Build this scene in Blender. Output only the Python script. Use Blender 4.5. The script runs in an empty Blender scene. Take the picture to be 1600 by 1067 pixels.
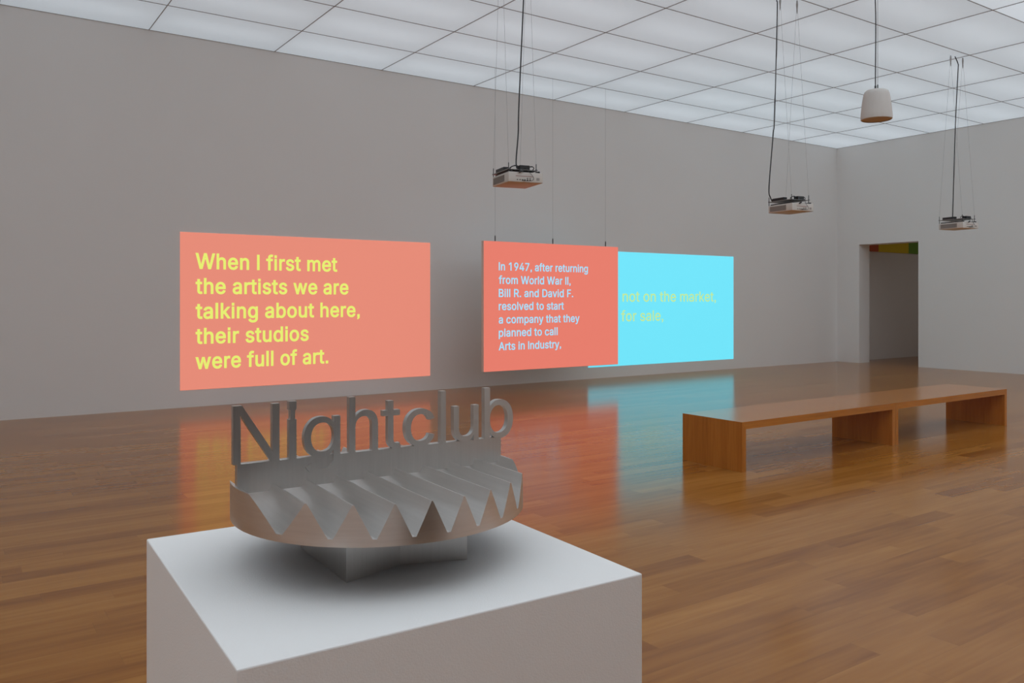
import bpy, bmesh, math, random, json
from mathutils import Vector, Matrix
S = bpy.context.scene
COL = S.collection
PI = math.pi

# ------------------------------------------------------------ camera
cam_d = bpy.data.cameras.new('camera')
cam_d.sensor_width = 36.0
cam_d.lens = 28.98
cam_d.shift_y = -0.0409
cam_d.clip_start = 0.05
cam = bpy.data.objects.new('camera', cam_d)
cam.location = (0, 0, 1.5)
cam.rotation_euler = (PI / 2, 0, math.radians(-34.486))
COL.objects.link(cam)
S.camera = cam

# ------------------------------------------------------------ world, exposure
W = bpy.data.worlds.new('world')
W.use_nodes = True
W.node_tree.nodes['Background'].inputs[0].default_value = (0.02, 0.02, 0.02, 1)
S.world = W
S.view_settings.view_transform = 'Standard'
S.view_settings.look = 'None'
S.view_settings.exposure = 0.0
S.view_settings.gamma = 1.0
S.view_settings.use_curve_mapping = False
S.cycles.max_bounces = 12
S.cycles.diffuse_bounces = 7
S.cycles.glossy_bounces = 6
S.cycles.caustics_reflective = False
S.cycles.caustics_refractive = False

PANEL_LIGHT = (0.174, 0.196, 0.213)      # what each luminous ceiling panel gives off by itself
ROW_BOOST = [1.0] * 6 + [1.35, 2.1, 2.9, 2.9, 2.9, 2.9]   # extra brightness added to the unseen rows over the viewpoint, lifting the plinth
COL_DIM = [1.06] * 4 + [1.0] * 4 + [0.93] * 6             # and dimmed a little towards the left end
STRIP_WATTS = 0.95                        # the strip lamp above each panel
# unseen lamp added to brighten the adjoining room behind the doorway
la = bpy.data.lights.new('adjoining_room_fill', 'AREA')
la.shape = 'RECTANGLE'; la.size = 2.0; la.size_y = 1.0; la.energy = 11; la.color = (1.0, 0.97, 0.92)
lo = bpy.data.objects.new('adjoining_room_fill', la)
lo.location = (21.4, 8.6, 3.95)
COL.objects.link(lo)

# ------------------------------------------------------------ helpers
def srgb(r, g, b):
    f = lambda c: (c / 12.92) if c <= 0.04045 else ((c + 0.055) / 1.055) ** 2.4
    return (f(r / 255), f(g / 255), f(b / 255), 1)

def mat(name, color=(0.8, 0.8, 0.8, 1), rough=0.5, metal=0.0, emit=None, estr=1.0, spec=0.5):
    m = bpy.data.materials.new(name); m.use_nodes = True
    b = m.node_tree.nodes['Principled BSDF']
    b.inputs['Base Color'].default_value = color
    b.inputs['Roughness'].default_value = rough
    b.inputs['Metallic'].default_value = metal
    b.inputs['Specular IOR Level'].default_value = spec
    if emit:
        b.inputs['Emission Color'].default_value = emit
        b.inputs['Emission Strength'].default_value = estr
    return m

class N:
    """small node-graph helper"""
    def __init__(s, m):
        s.t = m.node_tree; s.b = s.t.nodes['Principled BSDF']
    def node(s, typ, **kw):
        n = s.t.nodes.new(typ)
        for k, v in kw.items(): setattr(n, k, v)
        return n
    def link(s, a, b): s.t.links.new(a, b)
    def math(s, op, a, b=None, c=None):
        n = s.node('ShaderNodeMath', operation=op)
        for i, v in enumerate((a, b, c)):
            if v is None: continue
            if isinstance(v, (int, float)): n.inputs[i].default_value = v
            else: s.link(v, n.inputs[i])
        return n.outputs[0]
    def ramp(s, fac, stops):
        n = s.node('ShaderNodeValToRGB')
        e = n.color_ramp.elements
        while len(e) < len(stops): e.new(0.5)
        for el, (p, c) in zip(e, stops): el.position = p; el.color = c
        s.link(fac, n.inputs[0]); return n.outputs[0]
    def bump(s, h, strength, dist=0.01):
        n = s.node('ShaderNodeBump'); n.inputs['Strength'].default_value = strength
        n.inputs['Distance'].default_value = dist
        s.link(h, n.inputs['Height']); s.link(n.outputs[0], s.b.inputs['Normal'])

def noise(g, vec, scale, detail=3, rough=0.5):
    n = g.node('ShaderNodeTexNoise'); n.inputs['Scale'].default_value = scale
    n.inputs['Detail'].default_value = detail; n.inputs['Roughness'].default_value = rough
    if vec is not None: g.link(vec, n.inputs['Vector'])
    return n

def scaled(g, vec, sx, sy, sz):
    m = g.node('ShaderNodeMapping'); m.inputs['Scale'].default_value = (sx, sy, sz)
    g.link(vec, m.inputs['Vector']); return m.outputs[0]

# ------------------------------------------------------------ materials
def plaster(name, col, bump=0.06, scale=220):
    m = mat(name, col, 0.85, spec=0.2); g = N(m)
    tc = g.node('ShaderNodeTexCoord')
    n = noise(g, tc.outputs['Object'], scale, 3)
    g.bump(n.outputs['Fac'], bump, 0.004)
    n2 = noise(g, tc.outputs['Object'], 0.6, 3)
    mix = g.node('ShaderNodeMix', data_type='RGBA')
    mix.inputs['A'].default_value = col
    mix.inputs['B'].default_value = (col[0] * .95, col[1] * .945, col[2] * .94, 1)
    g.link(n2.outputs['Fac'], mix.inputs['Factor']); g.link(mix.outputs['Result'], g.b.inputs['Base Color'])
    return m

M = {}
M['wall'] = plaster('wall_paint', (0.845, 0.844, 0.836, 1), 0.04, 90)
M['pedestal'] = plaster('pedestal_paint', (0.89, 0.872, 0.855, 1), 0.12, 330)
M['grid'] = mat('ceiling_bars', (0.42, 0.42, 0.42, 1), 0.6)
def panel_mat(k):
    m = bpy.data.materials.new('luminous_panel'); m.use_nodes = True; t = m.node_tree; t.nodes.clear()
    out = t.nodes.new('ShaderNodeOutputMaterial'); add = t.nodes.new('ShaderNodeAddShader'); mx = t.nodes.new('ShaderNodeMixShader')
    em = t.nodes.new('ShaderNodeEmission'); tr = t.nodes.new('ShaderNodeBsdfTranslucent'); df = t.nodes.new('ShaderNodeBsdfDiffuse')
    em.inputs[0].default_value = (*[c / 0.35 for c in PANEL_LIGHT], 1); em.inputs[1].default_value = 0.35 * k
    tr.inputs[0].default_value = (0.78, 0.80, 0.82, 1); df.inputs[0].default_value = (0.8, 0.8, 0.8, 1)
    mx.inputs[0].default_value = 0.4
    t.links.new(tr.outputs[0], mx.inputs[1]); t.links.new(df.outputs[0], mx.inputs[2])
    t.links.new(mx.outputs[0], add.inputs[0]); t.links.new(em.outputs[0], add.inputs[1]); t.links.new(add.outputs[0], out.inputs[0])
    return m
dim = lambda j, i: round(ROW_BOOST[j] * COL_DIM[i], 3)
PANEL = {k: panel_mat(k) for k in sorted({dim(j, i) for j in range(12) for i in range(14)})}

def wood_planks():
    m = mat('oak_floor', rough=0.3); g = N(m)
    tc = g.node('ShaderNodeTexCoord'); sep = g.node('ShaderNodeSeparateXYZ')
    g.link(tc.outputs['Object'], sep.inputs[0])
    x, y = sep.outputs[0], sep.outputs[1]
    row = g.math('FLOOR', g.math('DIVIDE', y, 0.142))
    wr = g.node('ShaderNodeTexWhiteNoise', noise_dimensions='1D'); g.link(row, wr.inputs['W'])
    xs = g.math('DIVIDE', g.math('ADD', x, g.math('MULTIPLY', wr.outputs[0], 7.3)), 1.35)
    col = g.math('FLOOR', xs)
    idv = g.node('ShaderNodeCombineXYZ'); g.link(row, idv.inputs[0]); g.link(col, idv.inputs[1])
    wn = g.node('ShaderNodeTexWhiteNoise', noise_dimensions='3D'); g.link(idv.outputs[0], wn.inputs['Vector'])
    # grain
    off = g.node('ShaderNodeVectorMath', operation='MULTIPLY_ADD')
    g.link(wn.outputs['Color'], off.inputs[0]); off.inputs[1].default_value = (9, 9, 9); g.link(tc.outputs['Object'], off.inputs[2])
    gr = noise(g, scaled(g, off.outputs[0], 1.1, 15, 1), 2.2, 1.2, 0.5)
    fig = noise(g, scaled(g, off.outputs[0], 0.8, 7, 1), 1.6, 2, 0.5)
    v = g.math('ADD', g.math('MULTIPLY', wn.outputs['Value'], 0.24),
               g.math('ADD', g.math('MULTIPLY', gr.outputs['Fac'], 0.24), g.math('MULTIPLY', fig.outputs['Fac'], 0.36)))
    c = g.ramp(v, [(0.22, (0.240, 0.078, 0.010, 1)), (0.42, (0.340, 0.131, 0.022, 1)), (0.62, (0.430, 0.182, 0.038, 1))])
    # joints
    fy = g.math('FRACT', g.math('DIVIDE', y, 0.142)); fx = g.math('FRACT', xs)
    jy = g.math('LESS_THAN', fy, 0.016); jx = g.math('LESS_THAN', fx, 0.0016)
    j = g.math('MAXIMUM', jy, jx)
    mix = g.node('ShaderNodeMix', data_type='RGBA')
    g.link(g.math('MULTIPLY', j, 0.2), mix.inputs['Factor']); g.link(c, mix.inputs['A'])
    mix.inputs['B'].default_value = (0.05, 0.025, 0.012, 1)
    g.link(mix.outputs['Result'], g.b.inputs['Base Color'])
    g.b.inputs['Roughness'].default_value = 0.165
    g.b.inputs['Specular IOR Level'].default_value = 0.25
    return m
M['floor'] = wood_planks()

def wood_bench(name, axis):
    m = mat(name, rough=0.19, spec=0.8); g = N(m)
    tc = g.node('ShaderNodeTexCoord')
    sc = {'x': (1.5, 30, 30), 'z': (30, 30, 1.5)}[axis]
    a = noise(g, scaled(g, tc.outputs['Object'], *sc), 1.6, 5, 0.6)
    b = noise(g, scaled(g, tc.outputs['Object'], *[s * .22 for s in sc]), 1.5, 3)
    v = g.math('ADD', g.math('MULTIPLY', a.outputs['Fac'], .6), g.math('MULTIPLY', b.outputs['Fac'], .4))
    c = g.ramp(v, [(0.3, (0.36, 0.118, 0.011, 1)), (0.52, (0.46, 0.160, 0.018, 1)), (0.75, (0.55, 0.205, 0.028, 1))])
    g.link(c, g.b.inputs['Base Color'])
    return m
M['bench_x'] = wood_bench('bench_oak_lengthwise', 'x')
M['bench_z'] = wood_bench('bench_oak_upright', 'z')

def steel(name, base, rough, streak):
    m = mat(name, base, rough, 1.0); g = N(m)
    tc = g.node('ShaderNodeTexCoord')
    a = noise(g, scaled(g, tc.outputs['Object'], *streak), 1.0, 4, 0.6)
    b = noise(g, tc.outputs['Object'], 9, 3, 0.5)
    r = g.math('ADD', rough - 0.07, g.math('ADD', g.math('MULTIPLY', a.outputs['Fac'], 0.06), g.math('MULTIPLY', b.outputs['Fac'], 0.08)))
    g.link(r, g.b.inputs['Roughness'])
    v = g.math('ADD', g.math('MULTIPLY', a.outputs['Fac'], 0.5), g.math('MULTIPLY', b.outputs['Fac'], 0.5))
    k = lambda f: (base[0] * f, base[1] * f, base[2] * f, 1)
    g.link(g.ramp(v, [(0.3, k(0.93)), (0.7, k(1.06))]), g.b.inputs['Base Color'])
    return m
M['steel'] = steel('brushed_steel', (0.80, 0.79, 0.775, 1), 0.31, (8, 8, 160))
M['steel_v'] = steel('brushed_steel_upright', (0.62, 0.605, 0.585, 1), 0.35, (160, 160, 8))  # darker than the disc's steel: dimmer reflections put into the base colour

M['proj_body'] = mat('projector_plastic', (0.62, 0.59, 0.55, 1), 0.45)
M['vent'] = mat('vent_plastic', (0.33, 0.31, 0.29, 1), 0.6)
M['black'] = mat('black_plastic', (0.012, 0.012, 0.013, 1), 0.45)
M['cable'] = mat('cable_rubber', (0.02, 0.02, 0.022, 1), 0.5)
M['tray'] = mat('tray_metal', (0.30, 0.30, 0.30, 1), 0.4, 0.8)
M['wire'] = mat('steel_wire', (0.42, 0.42, 0.42, 1), 0.45, 0.3)
M['rod'] = mat('dark_rod', (0.06, 0.06, 0.06, 1), 0.4, 0.5)
M['glass'] = mat('lens_glass', (0.02, 0.02, 0.03, 1), 0.05)
M['sticker'] = mat('rear_sticker_red_lit', (0.36, 0.22, 0.20, 1), 0.6)  # red light of the projections put into the strip's colour
M['speaker'] = plaster('speaker_shell', (0.62, 0.59, 0.56, 1), 0.05, 300)
M['grille'] = mat('speaker_grille', (0.50, 0.42, 0.35, 1), 0.6)
M['board'] = mat('screen_board', (0.62, 0.60, 0.57, 1), 0.7)
# projected light on the wall / screen, put into glowing material colours
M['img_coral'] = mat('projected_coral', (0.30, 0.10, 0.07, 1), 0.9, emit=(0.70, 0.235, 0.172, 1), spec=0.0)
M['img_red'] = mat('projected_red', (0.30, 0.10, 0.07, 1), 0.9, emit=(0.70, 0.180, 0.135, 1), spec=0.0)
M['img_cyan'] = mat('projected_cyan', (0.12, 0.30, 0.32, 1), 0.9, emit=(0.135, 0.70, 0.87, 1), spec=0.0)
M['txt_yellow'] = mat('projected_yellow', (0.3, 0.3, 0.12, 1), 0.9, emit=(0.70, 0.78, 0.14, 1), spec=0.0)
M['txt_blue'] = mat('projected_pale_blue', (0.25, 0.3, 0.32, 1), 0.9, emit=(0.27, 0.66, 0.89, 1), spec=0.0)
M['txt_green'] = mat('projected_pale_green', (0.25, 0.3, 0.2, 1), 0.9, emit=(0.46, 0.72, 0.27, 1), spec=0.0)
M['band_red'] = mat('band_orange_paint', (0.62, 0.13, 0.04, 1), 0.7)
M['band_yellow'] = mat('band_yellow_paint', (0.85, 0.66, 0.02, 1), 0.7)
M['band_green'] = mat('band_green_paint', (0.20, 0.42, 0.05, 1), 0.7)

# ------------------------------------------------------------ geometry helpers
def thing(name, label, cat, loc=(0, 0, 0), rotz=0.0, group=None):
    o = bpy.data.objects.new(name, None); COL.objects.link(o)
    o.empty_display_size = 0.1
    o.location = loc; o.rotation_euler = (0, 0, rotz)
    o['label'] = label; o['category'] = cat
    if group: o['group'] = group
    return o

def tag(o, label, cat, group=None, kind=None):
    o['label'] = label; o['category'] = cat
    if group: o['group'] = group
    if kind: o['kind'] = kind
    return o

def mesh_obj(name, me, m, parent=None, loc=(0, 0, 0), rot=(0, 0, 0), smooth=None):
    if m is not None:
        me.materials.clear(); me.materials.append(m)
    if smooth is not None:
        for p in me.polygons: p.use_smooth = True
        me.set_sharp_from_angle(angle=math.radians(smooth))
    o = bpy.data.objects.new(name, me); COL.objects.link(o)
    o.location = loc; o.rotation_euler = rot
    if parent: o.parent = parent
    return o

def obj(name, bm, m, parent=None, loc=(0, 0, 0), rot=(0, 0, 0), smooth=None):
    bmesh.ops.recalc_face_normals(bm, faces=bm.faces)
    me = bpy.data.meshes.new(name); bm.to_mesh(me); bm.free()
    return mesh_obj(name, me, m, parent, loc, rot, smooth)

def box(bm, x0, x1, y0, y1, z0, z1, bev=0.0, seg=2):
    r = bmesh.ops.create_cube(bm, size=1.0)
    vs = r['verts']
    for v in vs:
        v.co = Vector(((x0 + x1) / 2 + v.co.x * (x1 - x0), (y0 + y1) / 2 + v.co.y * (y1 - y0), (z0 + z1) / 2 + v.co.z * (z1 - z0)))
    if bev > 0:
        es = list({e for v in vs for e in v.link_edges})
        bmesh.ops.bevel(bm, geom=es, offset=bev, segments=seg, profile=0.5, affect='EDGES')
    return bm

def B(*a, **k): return box(bmesh.new(), *a, **k)

def cyl(bm, p0, p1, r, seg=16, r2=None):
    p0, p1 = Vector(p0), Vector(p1); d = p1 - p0
    rot = d.to_track_quat('Z', 'Y').to_matrix().to_4x4()
    bmesh.ops.create_cone(bm, cap_ends=True, segments=seg, radius1=r, radius2=r if r2 is None else r2, depth=d.length,
                          matrix=Matrix.Translation((p0 + p1) / 2) @ rot)
    return bm

def catmull(pts, k=6):
    P = [Vector(p) for p in pts]
    P = [P[0] * 2 - P[1]] + P + [P[-1] * 2 - P[-2]]
    out = []
    for i in range(1, len(P) - 2):
        a, b, c, d = P[i - 1:i + 3]
        for j in range(k):
            t = j / k
            out.append(0.5 * ((2 * b) + (c - a) * t + (2 * a - 5 * b + 4 * c - d) * t * t + (3 * b - a - 3 * c + d) * t ** 3))
    out.append(P[-2]); return out

def tube(bm, pts, r, seg=8, k=6, spline=True):
    P = catmull(pts, k) if spline else [Vector(p) for p in pts]
    rings = []
    up = None
    for i, p in enumerate(P):
        t = (P[min(i + 1, len(P) - 1)] - P[max(i - 1, 0)]).normalized()
        if up is None:
            up = Vector((0, 0, 1)) if abs(t.z) < 0.9 else Vector((1, 0, 0))
        n = (up - t * up.dot(t)).normalized(); b = t.cross(n); up = n
        rings.append([bm.verts.new(p + (n * math.cos(2 * PI * s / seg) + b * math.sin(2 * PI * s / seg)) * r) for s in range(seg)])
    for a, b in zip(rings, rings[1:]):
        for s in range(seg): bm.faces.new((a[s], a[(s + 1) % seg], b[(s + 1) % seg], b[s]))
    bm.faces.new(rings[0][::-1]); bm.faces.new(rings[-1])
    return bm

def prism(bm, pts, axis, a, b):
    """closed 2-D outline extruded along an axis ('x': pts are (y,z); 'z': pts are (x,y))"""
    f = {'x': lambda p, t: (t, p[0], p[1]), 'y': lambda p, t: (p[0], t, p[1]), 'z': lambda p, t: (p[0], p[1], t)}[axis]
    A = [bm.verts.new(f(p, a)) for p in pts]; Bv = [bm.verts.new(f(p, b)) for p in pts]
    n = len(pts)
    bm.faces.new(A); bm.faces.new(Bv[::-1])
    for i in range(n): bm.faces.new((A[i], A[(i + 1) % n], Bv[(i + 1) % n], Bv[i]))
    return bm

def lathe(bm, prof, seg=48):
    rings = []
    for r, z in prof:
        if r < 1e-6: rings.append([bm.verts.new((0, 0, z))])
        else: rings.append([bm.verts.new((r * math.cos(2 * PI * s / seg), r * math.sin(2 * PI * s / seg), z)) for s in range(seg)])
    for a, b in zip(rings, rings[1:]):
        for s in range(seg):
            q = (s + 1) % seg
            if len(a) == 1 and len(b) == 1: continue
            if len(a) == 1: bm.faces.new((a[0], b[q], b[s]))
            elif len(b) == 1: bm.faces.new((a[s], a[q], b[0]))
            else: bm.faces.new((a[s], a[q], b[q], b[s]))
    return bm

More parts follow.
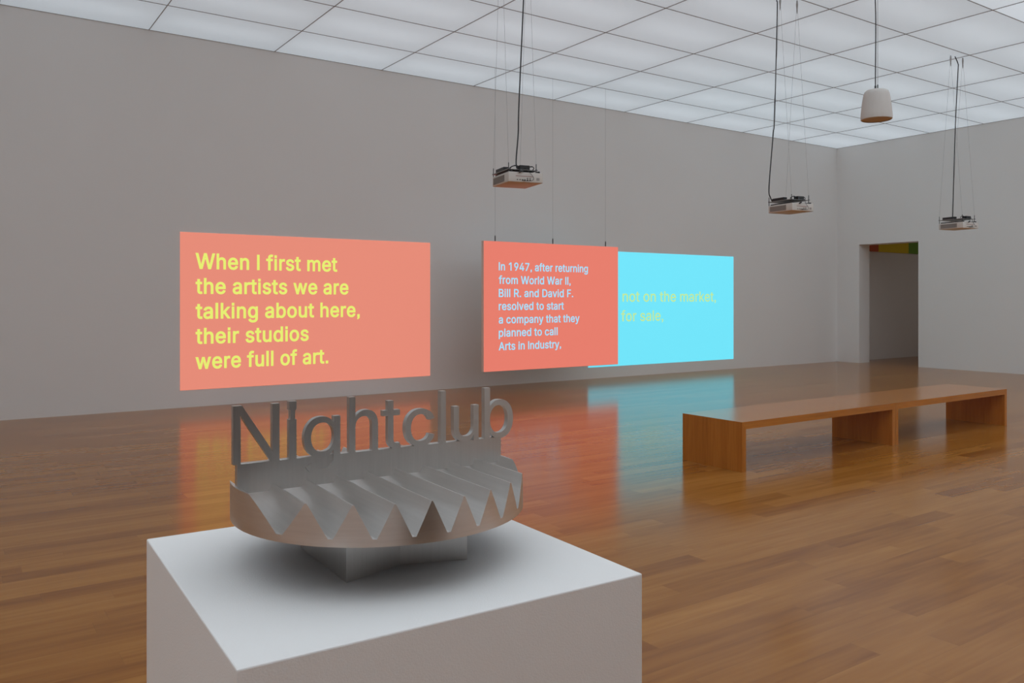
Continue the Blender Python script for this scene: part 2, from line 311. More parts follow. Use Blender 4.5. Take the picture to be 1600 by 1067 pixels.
# ------------------------------------------------------------ lettering
GL = json.loads('''{",":[188,[[38,-119,68,71,137,71,84,-119]]],".":[188,[[95,-4,83,-3,73,1,63,9,55,18,51,29,50,41,51,53,55,64,63,73,73,81,83,85,95,87,107,85,118,81,128,73,135,64,140,53,141,41,140,29,135,18,128,9,118,1,107,-3]]],"1":[453,[[76,0,76,55,212,55,212,448,209,448,86,358,86,427,198,509,276,509,276,55,391,55,391,0]]],"4":[453,[[282,0,282,105,40,105,40,159,247,509,311,509,109,167,109,163,282,163,282,318,343,318,343,163,413,163,413,105,343,105,343,0]]],"7":[453,[[97,0,323,448,323,452,62,452,62,509,391,509,391,449,165,0]]],"9":[453,[[130,0,277,213,268,207,257,202,244,198,232,195,216,195,190,197,162,203,158,204,137,214,116,229,98,247,85,266,82,270,72,295,66,320,64,354,66,382,73,410,85,436,101,459,114,472,121,480,143,494,168,506,196,513,224,516,256,513,284,506,310,494,332,479,352,458,369,432,380,407,387,375,389,345,387,321,382,296,373,270,360,242,340,207,314,166,201,1,200,0],[224,243,246,245,263,249,279,257,292,266,297,271,305,280,314,295,322,312,326,330,327,347,326,372,322,389,314,407,305,422,292,436,279,446,263,454,246,459,229,460,206,459,190,454,174,446,160,435,148,423,138,407,131,389,127,372,125,354,127,330,131,314,138,295,148,280,160,268,175,256,190,250,206,245]]],"A":[480,[[16,0,201,508,276,509,463,0,395,0,344,142,135,142,85,0],[155,199,324,199,279,325,264,372,238,456,213,370,193,309]]],"B":[456,[[60,0,60,509,241,509,274,507,304,501,329,491,350,477,367,461,381,442,390,421,396,398,398,374,397,353,393,336,387,320,378,307,368,295,356,286,343,278,329,272,315,267,315,262,331,260,347,254,363,245,378,234,391,220,402,203,411,184,416,161,418,136,416,111,410,88,400,67,386,48,368,31,344,18,317,8,284,2,247,0],[125,57,245,57,281,60,309,67,330,80,344,96,353,115,355,137,354,153,350,169,342,184,333,197,320,209,306,218,289,225,269,229,248,231,125,231],[125,285,238,285,256,287,273,290,288,296,302,304,314,314,323,326,330,340,335,355,336,372,333,393,326,412,313,429,294,442,270,449,240,452,125,452]]],"D":[502,[[60,0,60,509,227,509,271,505,314,495,353,478,384,456,412,426,433,390,449,352,458,306,462,253,458,204,449,160,433,120,412,84,383,53,351,31,312,14,268,3,222,0],[125,57,217,57,254,60,288,68,318,81,342,98,363,122,379,148,390,181,397,220,399,252,397,290,390,328,379,360,364,388,343,411,320,428,290,441,256,449,223,452,125,452]]],"F":[410,[[60,0,60,509,369,509,369,452,125,452,125,278,346,278,346,221,125,221,125,0]]],"I":[300,[[31,0,31,57,118,57,118,452,31,452,31,509,269,509,269,452,183,452,183,57,269,57,269,0]]],"N":[523,[[60,0,60,509,136,509,137,508,362,153,388,108,403,77,401,106,399,153,399,509,463,509,463,0,387,0,386,1,201,291,175,334,120,430,125,297,125,0]]],"R":[449,[[60,0,60,509,238,509,274,506,304,500,333,489,356,473,373,458,377,454,391,432,401,407,407,382,409,354,407,326,400,294,390,271,377,251,353,230,333,217,314,209,428,0,353,0,248,195,247,198,246,199,239,198,125,198,125,0],[125,255,238,255,259,256,281,260,298,267,313,276,326,288,334,300,340,317,344,332,345,355,344,373,340,388,334,404,326,418,313,430,298,440,280,446,258,451,237,452,125,452]]],"W":[686,[[155,0,16,509,82,509,82,508,164,194,187,94,193,61,213,154,306,509,380,509,380,508,461,199,486,93,492,62,510,144,603,508,603,509,670,509,530,0,455,0,455,1,368,321,351,390,343,437,335,394,318,321,230,1,230,0]]],"a":[389,[[160,-9,137,-7,115,-3,94,5,76,15,60,29,48,45,38,63,32,84,30,108,32,128,36,146,43,161,53,174,64,184,78,193,92,200,108,206,125,211,178,220,234,227,247,229,257,231,265,235,271,240,274,246,276,255,276,257,275,272,272,285,267,297,260,307,251,315,240,322,227,327,212,330,196,331,178,330,163,327,149,322,137,316,127,309,118,301,110,292,104,283,100,274,41,291,51,313,64,331,79,346,95,358,114,368,133,375,153,380,173,383,194,384,239,379,255,375,271,369,286,360,300,350,312,336,322,320,330,301,335,278,337,251,337,0,277,0,277,52,272,52,252,25,242,16,229,8,215,1,199,-4,181,-7],[170,45,192,47,211,51,228,59,242,68,254,80,263,93,270,108,274,122,276,138,276,190,259,182,231,176,200,171,175,168,134,159,122,153,112,147,103,139,97,130,93,118,92,105,93,93,96,82,102,72,109,64,119,57,130,52,142,48,156,46]]],"b":[424,[[229,-8,208,-7,189,-3,172,4,159,12,147,21,138,31,118,59,112,59,112,0,53,0,53,509,114,509,114,319,118,319,137,346,147,355,158,364,171,373,188,379,207,383,229,384,259,382,287,374,313,361,335,342,354,320,370,293,381,261,388,227,390,189,388,151,381,116,370,84,355,57,336,34,313,16,288,3,260,-6],[220,47,242,49,262,55,279,66,294,80,306,97,316,117,323,139,327,163,328,189,327,215,323,239,316,261,307,281,295,298,280,311,262,322,243,328,220,330,198,328,178,322,161,312,147,299,134,282,125,263,118,241,114,216,113,189,114,162,118,138,125,115,135,95,147,78,162,65,179,55,198,49]]],"c":[396,[[207,-8,174,-5,144,3,117,16,93,35,72,58,56,85,44,116,37,150,34,187,37,225,44,260,56,291,72,318,93,341,117,360,144,374,174,382,207,384,226,384,243,381,260,377,276,371,291,364,305,356,318,346,330,335,340,322,349,308,356,293,362,277,303,262,290,289,270,311,242,325,207,330,184,328,163,321,145,310,130,296,118,278,108,258,102,236,98,212,96,187,98,163,102,139,108,117,118,97,130,80,145,66,163,55,184,49,207,46,243,52,271,66,292,89,304,117,363,102,357,86,350,70,341,56,331,43,319,32,306,21,292,12,277,5,261,-1,244,-5,226,-7]]],"d":[424,[[195,-8,165,-6,137,3,111,16,89,34,70,57,55,84,43,116,36,151,34,189,36,227,43,261,55,293,70,320,89,342,112,361,137,374,165,382,196,384,218,383,237,379,253,373,267,364,278,355,287,346,306,319,311,319,311,509,372,509,372,0,313,0,313,59,307,59,287,31,277,21,266,12,252,4,236,-3,217,-7],[205,47,226,49,246,55,263,65,278,78,290,95,299,115,306,138,310,162,312,189,310,216,306,241,300,263,290,282,278,299,263,312,246,322,227,328,205,330,182,328,162,322,145,311,130,298,118,281,108,261,102,239,98,215,96,189,98,163,102,139,109,117,118,97,130,80,145,66,162,55,182,49]]],"e":[404,[[210,-8,176,-5,145,3,117,16,93,34,90,38,72,58,67,66,56,86,45,112,44,117,37,150,34,185,36,224,44,257,55,290,71,317,92,341,115,359,138,371,145,374,172,382,202,384,227,383,245,380,267,374,285,366,302,356,322,338,334,324,347,305,357,282,365,256,369,232,371,200,371,169,97,169,98,150,102,127,110,106,120,89,136,72,151,61,170,53,190,48,214,46,240,49,254,53,265,58,274,64,285,73,294,82,306,105,365,91,358,71,348,55,338,42,320,26,302,14,283,4,262,-3,238,-7],[97,221,308,221,308,224,304,248,298,269,288,286,278,300,263,314,246,323,228,328,204,330,182,328,164,323,146,313,130,300,119,286,109,270,102,250,97,232]]],"f":[254,[[81,0,81,327,6,327,6,379,81,379,82,448,82,452,86,468,96,486,106,498,120,510,136,519,153,525,168,529,189,530,220,527,241,522,243,520,227,468,215,472,196,474,178,472,164,468,153,459,146,447,143,432,142,379,228,379,228,327,142,327,142,0]]],"g":[425,[[207,-151,180,-149,156,-146,134,-140,114,-132,97,-122,82,-110,70,-97,59,-84,51,-69,101,-41,122,-66,131,-74,142,-82,154,-88,169,-93,187,-96,207,-97,236,-95,261,-87,282,-75,298,-58,308,-34,311,-6,311,68,306,68,287,41,277,32,266,23,252,16,236,10,217,6,195,5,165,7,138,14,113,27,90,43,71,65,55,90,43,120,36,154,34,191,36,229,43,263,55,293,71,320,90,342,112,361,138,374,166,382,196,384,218,383,237,379,253,373,267,365,279,356,288,346,308,319,313,319,313,379,372,379,372,-9,370,-40,363,-67,350,-90,334,-109,314,-124,291,-136,265,-144,237,-149],[205,59,227,61,246,66,264,75,278,87,290,103,300,121,307,142,311,166,312,193,311,219,307,242,300,264,291,283,279,299,264,312,247,322,227,328,205,330,182,328,163,322,145,312,130,298,118,282,109,262,102,241,98,218,96,193,98,167,102,144,109,123,118,104,131,88,145,76,163,66,183,61]]],"h":[410,[[53,0,53,509,114,509,114,315,116,319,131,343,152,362,175,374,200,382,225,384,252,383,274,377,295,369,312,357,318,351,328,340,341,320,350,297,355,272,357,242,357,0,296,0,296,236,293,264,286,286,274,303,256,318,235,326,207,329,192,328,176,324,161,317,147,308,136,297,126,283,119,265,115,248,114,230,114,0]]],"i":[167,[[53,0,53,379,114,379,114,0],[84,443,73,444,63,448,54,455,47,463,43,472,41,483,43,494,47,504,54,512,63,518,73,522,84,524,95,522,105,518,114,512,121,504,125,494,126,483,125,472,121,463,114,455,105,448,95,444]]],"k":[381,[[53,0,53,509,114,509,114,212,121,212,284,379,360,379,201,216,372,0,294,0,154,178,114,141,114,0]]],"l":[189,[[139,-2,112,0,91,8,74,20,62,37,55,59,53,84,53,509,114,509,114,99,114,83,117,71,120,62,126,57,135,53,146,52,160,53,170,54,181,3,162,-1]]],"m":[610,[[53,0,53,379,112,379,112,308,114,314,122,331,132,346,144,358,158,368,172,376,187,382,206,385,220,386,244,383,268,375,286,362,303,342,314,320,317,310,326,329,337,343,350,356,364,366,382,375,399,381,416,385,434,386,458,385,479,380,497,372,513,362,530,345,541,328,550,307,555,280,557,257,557,0,496,0,496,255,493,279,485,298,472,313,456,323,438,329,422,330,401,329,388,326,374,320,363,312,353,302,345,290,341,279,336,264,335,250,335,0,274,0,274,262,272,280,265,297,252,312,238,322,220,328,200,330,184,329,172,326,158,320,145,312,135,302,127,291,119,273,115,258,114,241,114,0]]],"n":[410,[[53,0,53,379,112,379,112,310,118,322,131,343,135,347,152,362,175,374,183,377,202,382,225,384,252,383,274,377,295,369,312,357,318,351,328,340,341,321,350,298,355,272,357,242,357,0,296,0,296,236,293,264,286,286,274,303,256,318,235,326,207,329,192,328,176,324,161,317,147,308,136,297,126,283,119,265,115,248,114,230,114,0]]],"o":[415,[[207,-8,174,-5,144,3,117,16,93,35,72,58,56,85,44,116,37,150,34,187,37,225,44,260,56,291,72,318,93,341,117,360,144,374,174,382,207,384,241,382,271,374,299,360,323,341,343,318,359,291,371,260,379,225,381,187,379,150,371,116,359,85,343,58,323,35,299,16,271,3,241,-5],[207,46,231,49,252,55,270,66,285,80,298,97,307,117,314,139,318,163,319,187,318,212,314,236,307,258,298,278,285,296,270,310,252,321,231,328,207,330,184,328,163,321,145,310,130,296,118,278,108,258,102,236,98,212,96,187,98,163,102,139,108,117,118,97,130,80,145,66,163,55,184,49]]],"p":[424,[[53,-143,53,379,112,379,112,319,118,319,137,346,147,355,158,364,171,373,188,379,207,383,229,384,259,382,287,374,313,361,335,342,354,320,370,293,381,261,388,227,390,189,388,151,381,116,370,84,355,57,336,34,313,16,288,3,260,-6,229,-8,208,-7,189,-3,173,4,159,12,147,21,138,31,118,59,114,59,114,-143],[220,47,242,49,262,55,279,66,294,80,306,97,316,117,323,139,327,163,328,189,327,215,323,239,316,261,307,281,295,298,280,311,262,322,243,328,220,330,198,328,178,322,161,312,147,299,134,282,125,263,118,241,114,216,113,189,114,162,118,138,125,115,135,95,147,78,162,65,179,55,198,49]]],"r":[259,[[53,0,53,379,112,379,112,321,115,321,124,339,137,354,152,367,171,377,191,383,213,385,229,384,243,384,243,322,230,324,207,326,190,324,174,321,159,315,146,306,135,296,126,284,119,269,115,254,114,237,114,0]]],"s":[365,[[182,-8,157,-7,133,-3,112,3,93,12,76,24,62,38,50,54,41,73,36,94,94,107,101,87,111,72,124,60,141,52,160,47,181,45,206,47,227,53,244,62,258,74,265,88,268,103,266,115,262,126,254,136,243,144,229,150,212,155,149,170,118,180,92,192,72,208,58,227,50,249,47,274,49,295,55,314,65,332,79,347,95,360,115,370,137,378,161,383,187,384,212,383,234,379,254,372,271,363,286,352,299,339,309,324,318,308,324,290,268,277,262,291,254,304,243,316,228,325,210,331,187,333,166,331,147,326,131,317,119,305,111,292,109,277,110,264,115,253,124,243,136,235,152,229,172,223,229,209,261,200,287,187,306,171,320,153,328,131,331,107,329,85,323,65,312,47,298,31,281,18,260,6,236,-2,210,-7]]],"t":[227,[[166,-4,138,-1,113,7,93,20,77,42,68,64,65,92,65,327,6,327,6,379,65,379,65,471,126,471,126,379,204,379,204,327,126,327,126,96,127,82,130,71,137,60,144,55,156,51,172,50,186,51,202,54,213,2,212,2,192,-3]]],"u":[410,[[180,-5,158,-3,136,2,115,11,98,22,82,39,69,59,60,83,54,108,53,134,53,379,114,379,114,142,116,117,124,94,126,91,136,76,154,61,175,53,203,50,218,51,234,55,249,62,262,70,275,85,283,97,290,114,295,132,296,150,296,379,357,379,357,0,298,0,298,69,294,60,278,36,257,17,234,5,210,-3]]],"v":[389,[[163,0,17,379,84,378,164,158,187,88,195,60,203,88,225,158,305,378,371,379,226,0]]],"w":[567,[[138,0,23,379,87,379,87,378,154,139,170,64,186,134,206,214,252,379,316,379,316,378,364,207,382,135,397,66,418,153,435,218,480,378,480,379,545,379,429,0,368,0,368,1,318,175,284,308,263,224,199,1,199,0]]],"y":[389,[[89,-145,64,-143,47,-139,61,-86,96,-90,104,-89,112,-86,122,-81,131,-72,138,-64,144,-53,151,-36,163,-1,17,379,84,378,164,158,187,88,195,61,202,88,225,158,305,378,371,379,208,-49,196,-78,187,-93,177,-107,165,-119,153,-128,138,-136,125,-141,110,-144]]]," ":[188,[]]}''')
def rect(x0, x1, y0, y1): return [x0, y0, x0, y1, x1, y1, x1, y0]
GL['I'] = [168, [rect(53, 115, 0, 509)]]
GL['l'] = [166, [rect(52, 113, 0, 509)]]
GL['i'] = [166, [rect(52, 113, 0, 379), rect(52, 113, 440, 509)]]
GL['1'] = [453, [[212, 0, 212, 452, 86, 358, 86, 427, 198, 509, 276, 509, 276, 0]]]
GL['.'] = [188, [rect(60, 132, 0, 72)]]
GL[','] = [188, [[60, 72, 132, 72, 132, -30, 102, -70, 60, -88, 60, -58, 86, -40, 94, -12, 94, 0, 60, 0]]]


for _c, (_a, _s) in GL.items():                # every outline of ink turns the same way, holes the other
    for _q in range(len(_s)):
        _p = [(_s[_q][i], _s[_q][i + 1]) for i in range(0, len(_s[_q]), 2)]
        if len(_p) != len(set(_p)):
            _d = []
            for _v in _p:
                if _v not in _d: _d.append(_v)
            _s[_q] = [c for v in _d for c in v]
FILL_SIGN = -1                               # ink outlines run clockwise
def outline_mesh(polys, thick, offset=0.0, name='lettering'):
    """closed outlines (lists of (x, y)) filled and given a thickness; returned as mesh in the x-z plane facing -y"""
    cu = bpy.data.curves.new(name, 'CURVE'); cu.dimensions = '2D'; cu.fill_mode = 'BOTH'
    cu.extrude = thick / 2; cu.offset = offset
    for pl in polys:
        s = cu.splines.new('POLY'); s.points.add(len(pl) - 1)
        for p, (x, y) in zip(s.points, pl): p.co = (x, y, 0, 1)
        s.use_cyclic_u = True
    o = bpy.data.objects.new(name, cu); COL.objects.link(o)
    dg = bpy.context.evaluated_depsgraph_get()
    me = bpy.data.meshes.new_from_object(o.evaluated_get(dg))
    bpy.data.objects.remove(o); bpy.data.curves.remove(cu)
    for v in me.vertices: v.co = Vector((v.co.x, -v.co.z, v.co.y))
    me.name = name
    return me

def area(pl): return 0.5 * sum(a[0] * b[1] - b[0] * a[1] for a, b in zip(pl, pl[1:] + pl[:1]))
def grow(pl, d):
    """move an outline outwards by d (its winding tells ink from hole), mitres limited"""
    q = []                                       # drop hair-thin steps first
    for p in pl:
        if q and math.hypot(p[0] - q[-1][0], p[1] - q[-1][1]) < 0.6 * d: q[-1] = ((p[0] + q[-1][0]) / 2, (p[1] + q[-1][1]) / 2)
        else: q.append(p)
    pl = q
    out = []; n = len(pl); sg = FILL_SIGN
    for i in range(n):
        p0, p1, p2 = pl[i - 1], pl[i], pl[(i + 1) % n]
        e1 = (p1[0] - p0[0], p1[1] - p0[1]); e2 = (p2[0] - p1[0], p2[1] - p1[1])
        l1 = math.hypot(*e1) or 1e-9; l2 = math.hypot(*e2) or 1e-9
        n1 = (e1[1] / l1, -e1[0] / l1); n2 = (e2[1] / l2, -e2[0] / l2)
        bx, by = n1[0] + n2[0], n1[1] + n2[1]; bl = math.hypot(bx, by)
        if bl < 1e-6: out.append(p1); continue
        bx /= bl; by /= bl
        q = d * sg / max(bx * n1[0] + by * n1[1], 0.6)
        out.append((p1[0] + bx * q, p1[1] + by * q))
    return out

def text_polys(text, x0, x1, base, cap, bold):
    """a line of text laid from x0 to x1, cap height cap; widths fitted to the line"""
    k = cap / 509.0; pen = 0.0; out = []
    for ch in text:
        adv, spl = GL[ch]
        for s in spl: out.append([(pen + s[i], s[i + 1]) for i in range(0, len(s), 2)])
        pen += adv + bold * 1.2
    xs = [p[0] for pl in out for p in pl]; a, b = min(xs), max(xs)
    sx = (x1 - x0 - 2 * bold * k) / (b - a)
    pls = [[(x0 + bold * k + (x - a) * sx, base + y * k) for x, y in pl] for pl in out]
    return [grow(pl, bold * k) for pl in pls]

def lettering(text, x0, x1, base, cap, m, parent, y, bold=14, thick=0.002):
    me = outline_mesh(text_polys(text, x0, x1, base, cap, bold), thick)
    o = mesh_obj('lettering', me, m, parent, (0, y, 0))
    o['label'] = 'line of text reading "%s"' % text
    return o

# ------------------------------------------------------------ the room
CZ = 5.16
XA, XB = -4.638, 17.82
YA, YB = -1.732, 12.02
XN = 24.0                                     # end of the adjoining room
def struct(name, bm, m, label, cat):
    return tag(obj(name, bm, m), label, cat, kind='structure')

struct('floor', B(XA - .3, XN + .3, YA - .3, YB + .3, -0.12, 0.0), M['floor'], 'glossy oak plank floor running through the whole gallery', 'floor')
struct('wall_back', B(XA - .3, XB, YB, YB + .3, 0, CZ + .3), M['wall'], 'long off-white wall carrying the two projected pictures', 'wall')
bm = prism(bmesh.new(), [(YA, 0), (9.99, 0), (9.99, 2.8), (11.43, 2.8), (11.43, 0), (YB + .3, 0), (YB + .3, CZ + .3), (YA, CZ + .3)], 'x', XB, XB + .42)
struct('wall_right', bm, M['wall'], 'off-white end wall with the open doorway', 'wall')
struct('wall_left', B(XA - .3, XA, YA, YB, 0, CZ + .3), M['wall'], 'off-white wall at the near left end of the gallery', 'wall')
bm = prism(bmesh.new(), [(XA - .3, 0), (.1, 0), (.1, 2.7), (2.1, 2.7), (2.1, 0), (XB + .42, 0), (XB + .42, CZ + .3), (XA - .3, CZ + .3)], 'y', YA - .4, YA)  # opening added out of view so the steel reflects a dark gap
struct('wall_front', bm, M['wall'], 'off-white wall with an added unseen dark opening behind the viewpoint', 'wall')
# adjoining room seen through the doorway
struct('wall_adjoining_back', B(XB + .42, XN, 11.9, YB + .3, 0, 4.0), M['wall'], 'grey wall of the dim adjoining room behind the doorway', 'wall')
struct('wall_adjoining_end', B(XN, XN + .3, 5.7, YB + .3, 0, 4.0), M['wall'], 'end wall of the dim adjoining room', 'wall')
struct('wall_adjoining_front', B(XB + .42, XN, 5.7, 6.0, 0, 4.0), M['wall'], 'near wall of the dim adjoining room', 'wall')
struct('ceiling_adjoining', B(XB + .42, XN + .3, 5.7, YB + .3, 4.0, 4.2), M['wall'], 'ceiling of the dim adjoining room', 'ceiling')

# luminous ceiling: bars and backing are the ceiling, every panel is a thing
xl = [XB] + [5.73 + 1.728 * k for k in range(6, -1, -1)] + [5.73 - 1.728 * k for k in range(1, 6)] + [XA]
yl = [YB] + [10.885 - 1.147 * k for k in range(0, 11)] + [YA]
bm = B(XA, XB, YA, YB, CZ + .28, CZ + .3)
hw = 0.0048
for x in xl: box(bm, max(x - hw, XA), min(x + hw, XB), YA, YB, CZ - .003, CZ + .05)
for y in yl: box(bm, XA, XB, max(y - hw, YA), min(y + hw, YB), CZ - .002, CZ + .05)
struct('ceiling', bm, M['grid'], 'slim grey grid of bars that carries the luminous ceiling panels', 'ceiling')
ORD = 'first second third fourth fifth sixth seventh eighth ninth tenth eleventh twelfth thirteenth'.split()
def in_view(x, y):
    """whether a point of the ceiling lies in the camera's wide field (with a margin)"""
    c, sn = math.cos(cam.rotation_euler.z), math.sin(cam.rotation_euler.z)
    fw, lat = -x * sn + y * c, x * c + y * sn
    return fw > 0.5 and abs(lat / fw) < 0.75 and (CZ - 1.5) / fw < 0.46
rear = {k: bmesh.new() for k in PANEL}
for j in range(len(yl) - 1):
    for i in range(len(xl) - 1):
        xr, xL, yb, yf = xl[i] - hw, xl[i + 1] + hw, yl[j] - hw, yl[j + 1] + hw
        if not any(in_view(x, y) for x in (xL, (xL + xr) / 2, xr) for y in (yf, (yb + yf) / 2, yb)):
            box(rear[dim(j, i)], xL, xr, yf, yb, CZ + .004, CZ + .024)
            continue
        o = obj('ceiling_light_panel', B(xL, xr, yf, yb, CZ + .004, CZ + .008), PANEL[dim(j, i)])
        row = 'in the row along the projection wall' if j == 0 else '%s row from the projection wall' % ORD[j]
        coln = 'touching the doorway wall' if i == 0 else '%s panel from the doorway wall' % ORD[i]
        tag(o, 'luminous ceiling panel %s, %s' % (row, coln), 'ceiling light', 'luminous ceiling panels', 'thing')
for k, bm in rear.items():
    if not bm.verts: continue
    struct('ceiling_overhead', bm, PANEL[k], 'rest of the luminous ceiling above and behind the viewpoint', 'ceiling')  # out of view, carries most of the extra row brightness
strip = bpy.data.lights.new('ceiling_strip_lamp', 'AREA')
strip.shape = 'RECTANGLE'; strip.size = 1.45; strip.size_y = 0.45; strip.energy = STRIP_WATTS; strip.color = (0.93, 0.97, 1.0)
for j in range(7):
    for i in range(len(xl) - 1):
        x, y = (xl[i] + xl[i + 1]) / 2, (yl[j] + yl[j + 1]) / 2
        if not in_view(x, y): continue
        o = bpy.data.objects.new('ceiling_strip_lamp', strip); o.location = (x, y, CZ + .25); COL.objects.link(o)

# painted band high on the adjoining room's wall
t = thing('wall_painting', 'long painting of orange, yellow and green blocks high on the wall behind the doorway', 'painting', (20.4, 11.9, 2.705))
for x0, x1, k, lb in ((-1.9, -1.06, 'band_red', 'orange block'), (-1.06, .31, 'band_yellow', 'yellow block'), (.31, 1.9, 'band_green', 'green block')):
    o = obj('colour_block', B(x0, x1, -0.03, -0.002, 0, 0.55), M[k], t); o['label'] = lb

# ------------------------------------------------------------ projected pictures as thin glowing sheets
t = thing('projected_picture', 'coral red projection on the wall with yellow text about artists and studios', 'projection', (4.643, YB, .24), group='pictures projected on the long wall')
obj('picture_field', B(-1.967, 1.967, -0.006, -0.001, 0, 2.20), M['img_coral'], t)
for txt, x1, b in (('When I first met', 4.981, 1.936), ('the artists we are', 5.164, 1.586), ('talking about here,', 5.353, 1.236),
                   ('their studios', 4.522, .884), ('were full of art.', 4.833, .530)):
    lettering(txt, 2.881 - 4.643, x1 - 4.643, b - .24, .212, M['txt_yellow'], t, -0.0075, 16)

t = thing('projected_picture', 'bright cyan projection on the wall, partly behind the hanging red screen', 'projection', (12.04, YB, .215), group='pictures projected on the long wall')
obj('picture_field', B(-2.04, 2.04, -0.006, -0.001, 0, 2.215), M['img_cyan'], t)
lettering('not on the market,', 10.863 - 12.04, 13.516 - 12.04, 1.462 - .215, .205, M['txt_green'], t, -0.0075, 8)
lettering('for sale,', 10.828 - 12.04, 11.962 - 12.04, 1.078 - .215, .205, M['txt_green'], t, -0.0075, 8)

SX, SY = 8.313, 10.885
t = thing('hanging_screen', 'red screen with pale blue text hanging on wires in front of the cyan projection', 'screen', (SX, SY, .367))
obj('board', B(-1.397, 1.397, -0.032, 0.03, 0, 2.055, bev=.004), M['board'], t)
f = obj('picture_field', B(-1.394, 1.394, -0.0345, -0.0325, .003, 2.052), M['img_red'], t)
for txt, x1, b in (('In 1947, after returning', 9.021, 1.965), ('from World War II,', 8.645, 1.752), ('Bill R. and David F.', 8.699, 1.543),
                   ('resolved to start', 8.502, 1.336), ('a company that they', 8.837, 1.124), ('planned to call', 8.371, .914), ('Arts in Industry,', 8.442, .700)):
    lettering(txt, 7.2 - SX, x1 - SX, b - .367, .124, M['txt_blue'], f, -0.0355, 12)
for dx in (-1.16, -.015, 1.135):
    obj('turnbuckle', cyl(cyl(bmesh.new(), (dx, 0, 2.055), (dx, 0, 2.13), .009, 10), (dx, 0, 2.13), (dx, 0, 2.15), .009, 10, .003), M['rod'], t, smooth=40)
    obj('suspension_wire', cyl(bmesh.new(), (dx, 0, 2.14), (dx, 0, CZ - .367), .0016, 6), M['wire'], t)

# ------------------------------------------------------------ pedestal
PR = math.radians(-1.74)
t = thing('pedestal', 'white square plinth carrying the steel lettering sculpture', 'pedestal', (.697, 1.479, 0), PR)
obj('block', B(-.3625, .3625, -.3625, .3625, 0, 1.0, bev=.0025), M['pedestal'], t)

# ------------------------------------------------------------ sculpture
Z0 = 1.0
t = thing('steel_sculpture', 'brushed steel sculpture spelling Nightclub above a zigzag grooved disc on a white plinth', 'sculpture', (.7089, 1.4849, Z0), math.radians(-1.718))
UC, VC = .664, 1.5055                       # everything below is relative to the middle of the foot
H0 = .5                                     # plinth top below eye level
# foot: bow-tie plan
w, d, nt = .1225, .1245, .040
pts = [(-w, -d), (0, -d + nt), (w, -d), (w, d), (0, d - nt), (-w, d)]
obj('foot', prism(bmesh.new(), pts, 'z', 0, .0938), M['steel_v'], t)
# drum with nine V grooves right through it
R = .282; zb, zv, zt = .0938, .1066, .1632
cv = .007
rid = [-.2755 + .06153 * k for k in range(10)]
prof = [(-R, zt), (rid[0] + .001, zt)]
for a, b in zip(rid, rid[1:]):
    m_ = (a + b) / 2
    prof += [(m_ - .0033, zv), (m_ + .0033, zv), (b - .0011, zt), (b + .0011, zt)]
prof[-1] = (R, zt)
def ztop(u):
    for (a, za), (b, zb_) in zip(prof, prof[1:]):
        if a - 1e-9 <= u <= b + 1e-9: return za + (zb_ - za) * (u - a) / max(b - a, 1e-9)
    return zt
us = {round(p[0], 6) for p in prof if abs(p[0]) < R - 1e-6}
us |= {round(-R * math.cos(PI * q / 160), 6) for q in range(1, 160)}
us |= {round(-R * math.cos(PI * q / 900), 6) for q in range(1, 60)} | {round(R * math.cos(PI * q / 900), 6) for q in range(1, 60)}
us = sorted(us)
u2 = [us[0]]
bp = {round(p[0], 6) for p in prof}
for u in us[1:]:
    if u - u2[-1] < 2e-4:
        if u in bp and u2[-1] not in bp: u2[-1] = u
        continue
    u2.append(u)
bm = bmesh.new(); cols = []
for u in u2:
    hv = math.sqrt(max(R * R - u * u, 0))
    cols.append([bm.verts.new((u, cv - hv, zb)), bm.verts.new((u, cv - hv, ztop(u))), bm.verts.new((u, cv + hv, ztop(u))), bm.verts.new((u, cv + hv, zb))])
for a, b in zip(cols, cols[1:]):
    for q in range(4): bm.faces.new((a[q], a[(q + 1) % 4], b[(q + 1) % 4], b[q]))
bm.faces.new(cols[0][::-1]); bm.faces.new(cols[-1])
obj('grooved_disc', bm, M['steel'], t, smooth=25)
# upright plate
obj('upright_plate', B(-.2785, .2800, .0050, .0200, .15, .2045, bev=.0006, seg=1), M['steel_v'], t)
# letters
BASE = .2048
def fitted(ch, x0, x1, z0, z1):
    spl = GL[ch][1]; xs = [v for s in spl for v in s[0::2]]; ys = [v for s in spl for v in s[1::2]]
    ax, bx, ay, by = min(xs), max(xs), min(ys), max(ys)
    return [[(x0 + (s[i] - ax) * (x1 - x0) / (bx - ax), z0 + (s[i + 1] - ay) * (z1 - z0) / (by - ay)) for i in range(0, len(s), 2)] for s in spl]
zl = lambda z: H0 + z                       # height relative to the plinth top
LET = [('N', .3775, .4608, -.2955, -.1905), ('g', .5070, .5778, -.3305, -.2212), ('h', .5965, .6556, -.2955, -.1885),
       ('t', .6668, .7042, -.2968, -.2010), ('c', .7143, .7800, -.2972, -.2213), ('l', .7945, .8068, -.2955, -.1885),
       ('u', .8255, .8848, -.2972, -.2225), ('b', .9000, .9713, -.2975, -.1885)]
lets = [(c, fitted(c, a - UC, b - UC, zl(z0), zl(z1))) for c, a, b, z0, z1 in LET]
il, ir = .4787 - UC, .4926 - UC; nl, nr = il + .0027, ir - .0027
zi = [zl(-.2955), zl(-.2222), zl(-.2045), zl(-.1885)]
lets.insert(1, ('i', [[(il, zi[0]), (ir, zi[0]), (ir, zi[1]), (nr, zi[1]), (nr, zi[2]), (ir, zi[2]), (ir, zi[3]), (il, zi[3]), (il, zi[2]), (nl, zi[2]), (nl, zi[1]), (il, zi[1])]]))
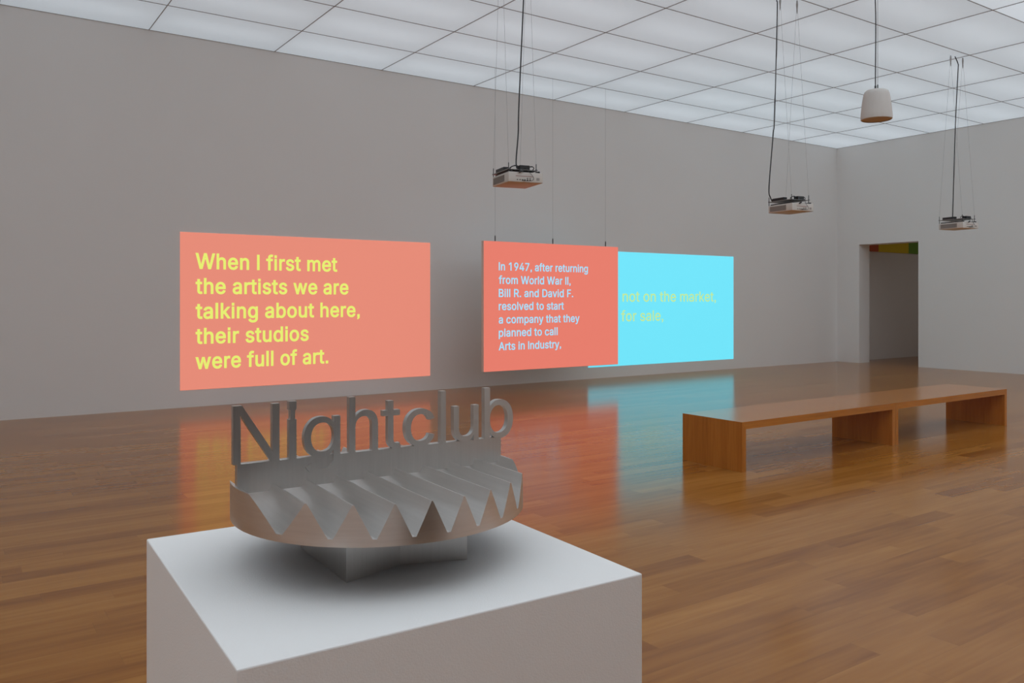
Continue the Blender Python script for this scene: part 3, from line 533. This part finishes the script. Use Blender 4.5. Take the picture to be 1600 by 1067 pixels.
for c, polys in lets:
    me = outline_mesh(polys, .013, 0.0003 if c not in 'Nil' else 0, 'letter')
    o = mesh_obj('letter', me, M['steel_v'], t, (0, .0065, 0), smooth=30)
    o['label'] = 'steel letter %s' % c

# ------------------------------------------------------------ benches
def bench(label, x, y):
    L, D, H, T, V = 2.37, .70, .435, .052, .064
    t = thing('wooden_bench', label, 'bench', (x, y, 0), 0, 'low oak benches pushed end to end')
    # mitred corners: top tapers under 45 degrees into the two end panels
    obj('seat', prism(bmesh.new(), [(-L / 2, H), (L / 2, H), (L / 2 - T, H - V), (-L / 2 + T, H - V)], 'y', -D / 2, D / 2), M['bench_x'], t)
    for s in (-1, 1):
        obj('leg_panel', prism(bmesh.new(), [(s * L / 2, H), (s * L / 2, 0), (s * (L / 2 - T), 0), (s * (L / 2 - T), H - V)], 'y', -D / 2, D / 2), M['bench_z'], t)
    return t
BX, BY = 5.695, 5.115
bench('low oak bench nearer the plinth, its left end panel facing the sculpture', BX + 1.185, BY)
bench('low oak bench farther from the plinth, pushed against the end of the nearer one', BX + 1.185 + 2.373, BY)

# ------------------------------------------------------------ hanging projectors
def projector(label, loc, rot, cab, gap):
    t = thing('ceiling_projector', label, 'projector', loc, rot, 'projectors hanging from the ceiling')
    inv = Matrix.Translation(Vector(loc)) @ Matrix.Rotation(rot, 4, 'Z'); inv.invert()
    Lc = lambda p: inv @ Vector(p)
    w, d, h = .17, .20, .092
    body = obj('body', B(-w, w, -d, d, 0, h, bev=.007, seg=3), M['proj_body'], t, smooth=35)
    # lens in the far face
    lens = obj('lens', lathe(bmesh.new(), [(0, 0), (.042, 0), (.042, .028), (.036, .028), (.033, .012), (0, .014)], 32), M['black'], t, (-.06, d - .002, .048), (-PI / 2, 0, 0), 35)
    obj('lens_glass', lathe(bmesh.new(), [(.033, .012), (.026, .018), (.014, .0215), (0, .0225)], 24), M['glass'], lens, smooth=60)
    # louvred vent in the left side, recessed look by slats
    bm = bmesh.new()
    box(bm, -w - .002, -w + .001, -.10, .17, .014, .076)
    for k in range(9): box(bm, -w - .005, -w - .001, -.098, .168, .0165 + k * .0066, .0195 + k * .0066)
    obj('vent_grille', bm, M['vent'], t)
    # connector panel in the rear face
    obj('label_strip', B(-.10, .07, -d - .0015, -d + .001, .052, .058), M['sticker'], t)
    obj('power_inlet', B(.105, .135, -d - .002, -d + .001, .022, .046, bev=.001, seg=1), M['vent'], t)
    for k, (sx, sz, r) in enumerate(((-.135, .022, .0045), (-.110, .022, .0045), (-.085, .020, .006), (-.062, .019, .007), (-.036, .021, .006), (-.036, .036, .0045), (-.010, .024, .005), (-.010, .038, .004))):
        obj('socket', cyl(bmesh.new(), (sx + .05, -d + .001, sz), (sx + .05, -d - .006, sz), r, 12), M['black'], t, smooth=40)
    # carrier tray above the body
    zt_ = h + gap
    tx = .118                                  # the tray stops short of the body's right side
    bm = B(-w, tx, -d + .006, d + .004, zt_, zt_ + .003)
    for x_ in (-w, tx): box(bm, x_ - .0015, x_ + .0015, -d + .006, d + .004, zt_, zt_ + .007)
    obj('carrier_tray', bm, M['tray'], t)
    for sx in (-1, 1):
        obj('clamp_bar', B(sx * .135 - .010, sx * .135 + .010, -d + .012, d - .012, h, h + .016, bev=.002, seg=1), M['black'], t)
    for sx in (-1, 1):
        for sy in (-1, 1):
            px, py = (-w + .008 if sx < 0 else tx - .008), sy * (d - .012) + .008
            r_ = obj('threaded_rod', cyl(bmesh.new(), (px, py, h - .004), (px, py, zt_ + .062), .0042, 8), M['rod'], t, smooth=40)
            obj('nut', cyl(bmesh.new(), (px, py, zt_ + .004), (px, py, zt_ + .012), .009, 6), M['rod'], r_)
            hk = Vector((px, .008, CZ - loc[2]))
            obj('suspension_wire', tube(bmesh.new(), [(px, py, zt_ + .055), hk], .0014, 6, 1, False), M['wire'], t)
    for sx in (-1, 1):
        hk = Vector((-w + .008 if sx < 0 else tx - .008, .008, CZ - loc[2]))
        obj('ceiling_hook', cyl(cyl(bmesh.new(), hk, hk + Vector((0, 0, -.05)), .008, 8, .013), hk + Vector((0, 0, -.05)), hk + Vector((0, 0, -.16)), .013, 8, .003), M['wire'], t, smooth=40)
    # supply gear lying on the tray
    z1 = zt_ + .003
    obj('power_strip', B(-.158, -.105, -.05, .15, z1, z1 + .040, bev=.004), M['black'], t)
    obj('power_adapter', B(-.045, .055, -.165, -.095, z1, z1 + .046, bev=.005), M['black'], t)
    for cx_, cy_, r_ in ((-.085, -.13, .042), (.080, -.12, .032)):
        pts = []
        for k in range(26):
            a = 2 * PI * k / 10
            pts.append((cx_ + r_ * math.cos(a) * (1 + .08 * math.sin(k)), cy_ + .35 * r_ * math.sin(a), z1 + .022 + .024 * math.sin(a + .5) + .003 * math.cos(k * 1.7)))
        obj('cable_coil', tube(bmesh.new(), pts, .0032, 6, 4), M['cable'], t, smooth=60)
    obj('plug', tube(bmesh.new(), [(-.03, -d - .003, .104), (-.05, -d - .018, .098), (-.075, -d - .02, .086)], .009, 8, 4), M['black'], t, smooth=50)
    obj('signal_cable', tube(bmesh.new(), [(.0, -.15, z1 + .02), (.012, -d - .008, zt_ + .008), (.03, -d - .014, .09), (.064, -d - .017, .05), (.062, -d - .02, .022), (.02, -d - .022, .012), (-.03, -d - .016, .016), (-.012, -d - .005, .020)], .0022, 6, 5), M['cable'], t, smooth=60)
    pts = [Lc(p) for p in cab]
    obj('power_cable', tube(bmesh.new(), pts, .0068, 8, 6), M['cable'], t, smooth=60)
    return t

def centre(nx, ny, phi):
    c, s = math.cos(phi), math.sin(phi)
    return nx + .17 * c - .20 * s, ny + .17 * s + .20 * c
R_ = math.radians
for label, nx, ny, phi, gap, cab in (
        ('white projector hanging over the gap left of the red screen, largest in view', 4.16, 6.11, R_(-12), .020,
         [(.0, .01, 2.72), (.0, .02, 2.80), (.03, .03, 3.05), (.08, .09, 3.33), (.16, .13, 4.32), (.2, .15, 4.9), (.19, .16, 5.158)]),
        ('white projector hanging between the nearest one and the pendant speaker', 8.28, 6.18, R_(-9), .040,
         [(-.17, .14, 2.70), (-.215, .13, 2.74), (-.245, .13, 2.84), (-.21, .12, 3.25), (-.175, .12, 3.53), (-.15, .12, 3.75), (-.10, .12, 5.0), (-.11, .12, 5.158)]),
        ('white projector hanging before the end wall, right of the doorway', 12.38, 6.26, R_(-9), .045,
         [(-.20, -.02, 2.70), (-.2, -.02, 2.80), (-.17, -.02, 3.37), (-.10, -.01, 4.2), (-.01, .0, 4.95), (-.01, .0, 5.05), (-.06, .02, 5.158)])):
    cx_, cy_ = centre(nx, ny, phi)
    projector(label, (cx_, cy_, 2.56), phi, [(cx_ + a, cy_ + b, z) for a, b, z in cab], gap)

# ------------------------------------------------------------ pendant speaker
t = thing('pendant_speaker', 'off-white barrel-shaped loudspeaker hanging from the ceiling on a cable', 'speaker', (6.47, 3.99, 3.015))
prof = [(.112, 0), (.118, 0), (.1235, .004), (.1245, .02), (.1235, .05), (.120, .09), (.1145, .14), (.108, .185), (.102, .215), (.095, .236), (.080, .249), (.05, .256), (0, .258)]
obj('housing', lathe(bmesh.new(), prof, 64), M['speaker'], t, smooth=50)
obj('grille', lathe(bmesh.new(), [(0, .006), (.05, .0055), (.113, .003), (.113, .012), (0, .012)], 64), M['grille'], t, smooth=40)
obj('speaker_cable', tube(bmesh.new(), [(-.015, .0, .25), (-.015, .0, .40), (-.012, .0, .9), (-.03, .01, 1.35), (-.045, .01, 1.75), (-.045, .0, CZ - 3.015)], .0045, 8), M['cable'], t, smooth=60)
obj('suspension_wire', cyl(bmesh.new(), (.018, .0, .25), (.018, .0, CZ - 3.015), .0022, 6), M['wire'], t)
obj('wire_grip', cyl(bmesh.new(), (.018, .0, .255), (.018, .0, .30), .005, 8), M['rod'], t)
obj('cable_gland', cyl(bmesh.new(), (-.015, .0, .25), (-.015, .0, .285), .008, 10), M['rod'], t)
